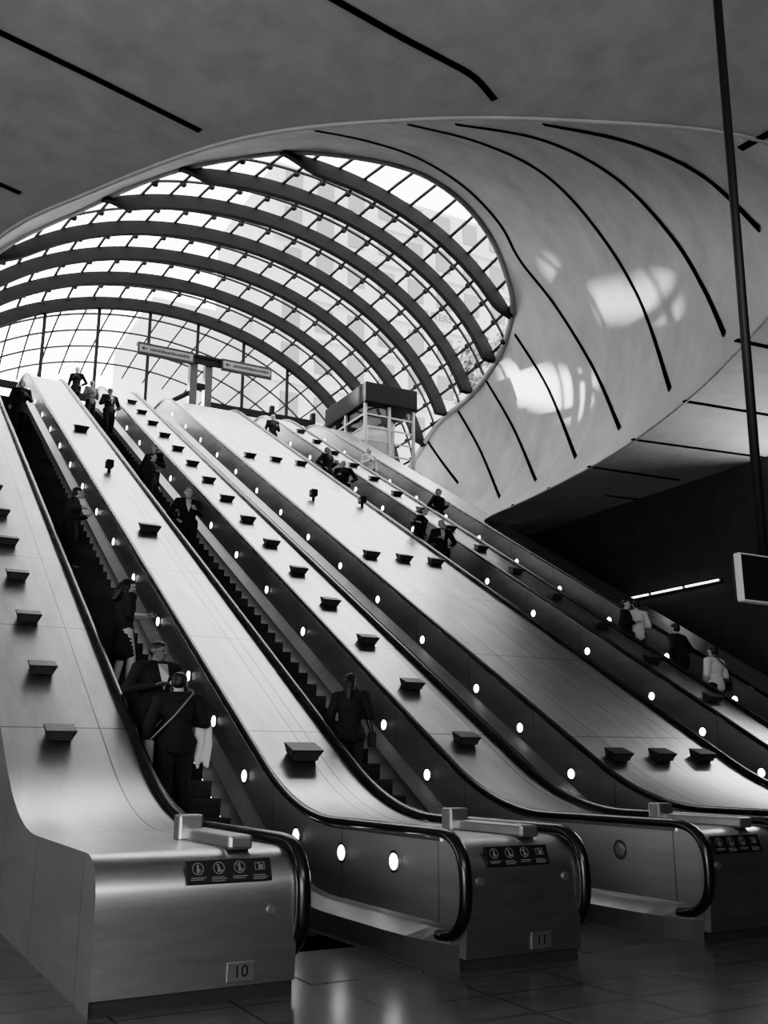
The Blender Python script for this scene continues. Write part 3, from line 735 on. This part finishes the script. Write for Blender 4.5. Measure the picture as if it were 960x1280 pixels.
_, m9 = person(897, 818, 'man in pale shirt seen from behind, lowest on the rightmost escalator', .1, 1.78, 'hip', 'bent', 'light', 'coat', wide=1.2, stance=-.05)
bag(m9, .27, .0, .92, .05, .14, .10, 'dark bag slung over the man in a pale shirt on the rightmost escalator', 'coat', strap=(-.05, 0, 1.50))
# ---------------------------------------------------------------- light
w = bpy.data.worlds.new('w'); bpy.context.scene.world = w; w.use_nodes = True
nt = w.node_tree; bg = nt.nodes['Background']; bg.inputs[0].default_value = (1, 1, 1, 1); bg.inputs[1].default_value = 7
def area(loc, target, sx, sy, e, spread=180):
    l = bpy.data.lights.new('light', 'AREA'); l.shape = 'RECTANGLE'; l.size = sx; l.size_y = sy; l.energy = e; l.spread = math.radians(spread)
    o = bpy.data.objects.new('light', l); C.objects.link(o); o.location = loc
    o.rotation_euler = (Vector(target)-Vector(loc)).to_track_quat('-Z', 'Y').to_euler(); return o
area((-4, -3, 2.6), (1, 3, 9.3), 9, 5, 1400)        # added interior fill behind the camera, brightens the ceiling
area((19.2, 15, 7.0), (17.0, 13, 9.3), .6, 10, 480)   # added light above the wall strip to lift the right soffit
area((2, -6.5, 7.5), (6, 9, .5), 9, 1.6, 480)       # added front fill behind the camera for the steel divider ends
area((-11, 16, 5.0), (4, 12, 1.5), 14, 5, 850)         # added unseen panel at left, brightens the steel side faces
def beam(loc, px, py, a, b, e, rot=0):
    """sun bounced off an opposite window: a narrow square-edged beam"""
    l = bpy.data.lights.new('light', 'SPOT'); l.energy = e; l.spot_size = math.radians(12); l.spot_blend = 0; l.shadow_soft_size = .35
    o = bpy.data.objects.new('light', l); C.objects.link(o); o.location = loc
    q = (hit(px, py)-Vector(loc)).to_track_quat('-Z', 'Y').to_matrix() @ Matrix.Rotation(rot, 3, 'Z'); o.rotation_euler = q.to_euler()
    l.use_nodes = True; nt = l.node_tree; em = nt.nodes['Emission']
    tc = nt.nodes.new('ShaderNodeTexCoord'); s = nt.nodes.new('ShaderNodeSeparateXYZ'); nt.links.new(tc.outputs['Normal'], s.inputs[0])
    k = None
    for ax, lim in (('X', a), ('Y', b)):
        u = node_math(nt, 'ABSOLUTE', node_math(nt, 'DIVIDE', s.outputs[ax], s.outputs['Z']))
        r = nt.nodes.new('ShaderNodeMapRange'); r.inputs['From Min'].default_value = lim*.9; r.inputs['From Max'].default_value = lim*1.08
        r.inputs['To Min'].default_value = 1; r.inputs['To Max'].default_value = 0; nt.links.new(u, r.inputs['Value'])
        k = r.outputs[0] if k is None else node_math(nt, 'MULTIPLY', k, r.outputs[0])
    nt.links.new(k, em.inputs['Strength'])
beam((-8, 85, 29), 690, 488, .046, .011, 1000000, -.45)
beam((-8, 85, 26), 795, 373, .036, .007, 600000, -.45)
beam((-9, 86, 26), 692, 337, .008, .006, 550000, -.2)
try: bpy.context.scene.view_settings.look = 'AgX - Medium High Contrast'
except Exception as e: print(e)
cam = bpy.data.cameras.new('cam'); cam.sensor_fit = 'VERTICAL'; cam.sensor_height = 32; cam.lens = F/1280*32; cam.clip_end = 500
co = bpy.data.objects.new('camera', cam); C.objects.link(co); co.location = CAM; co.rotation_euler = (PI/2+TH, 0, -YAW)
bpy.context.scene.camera = co
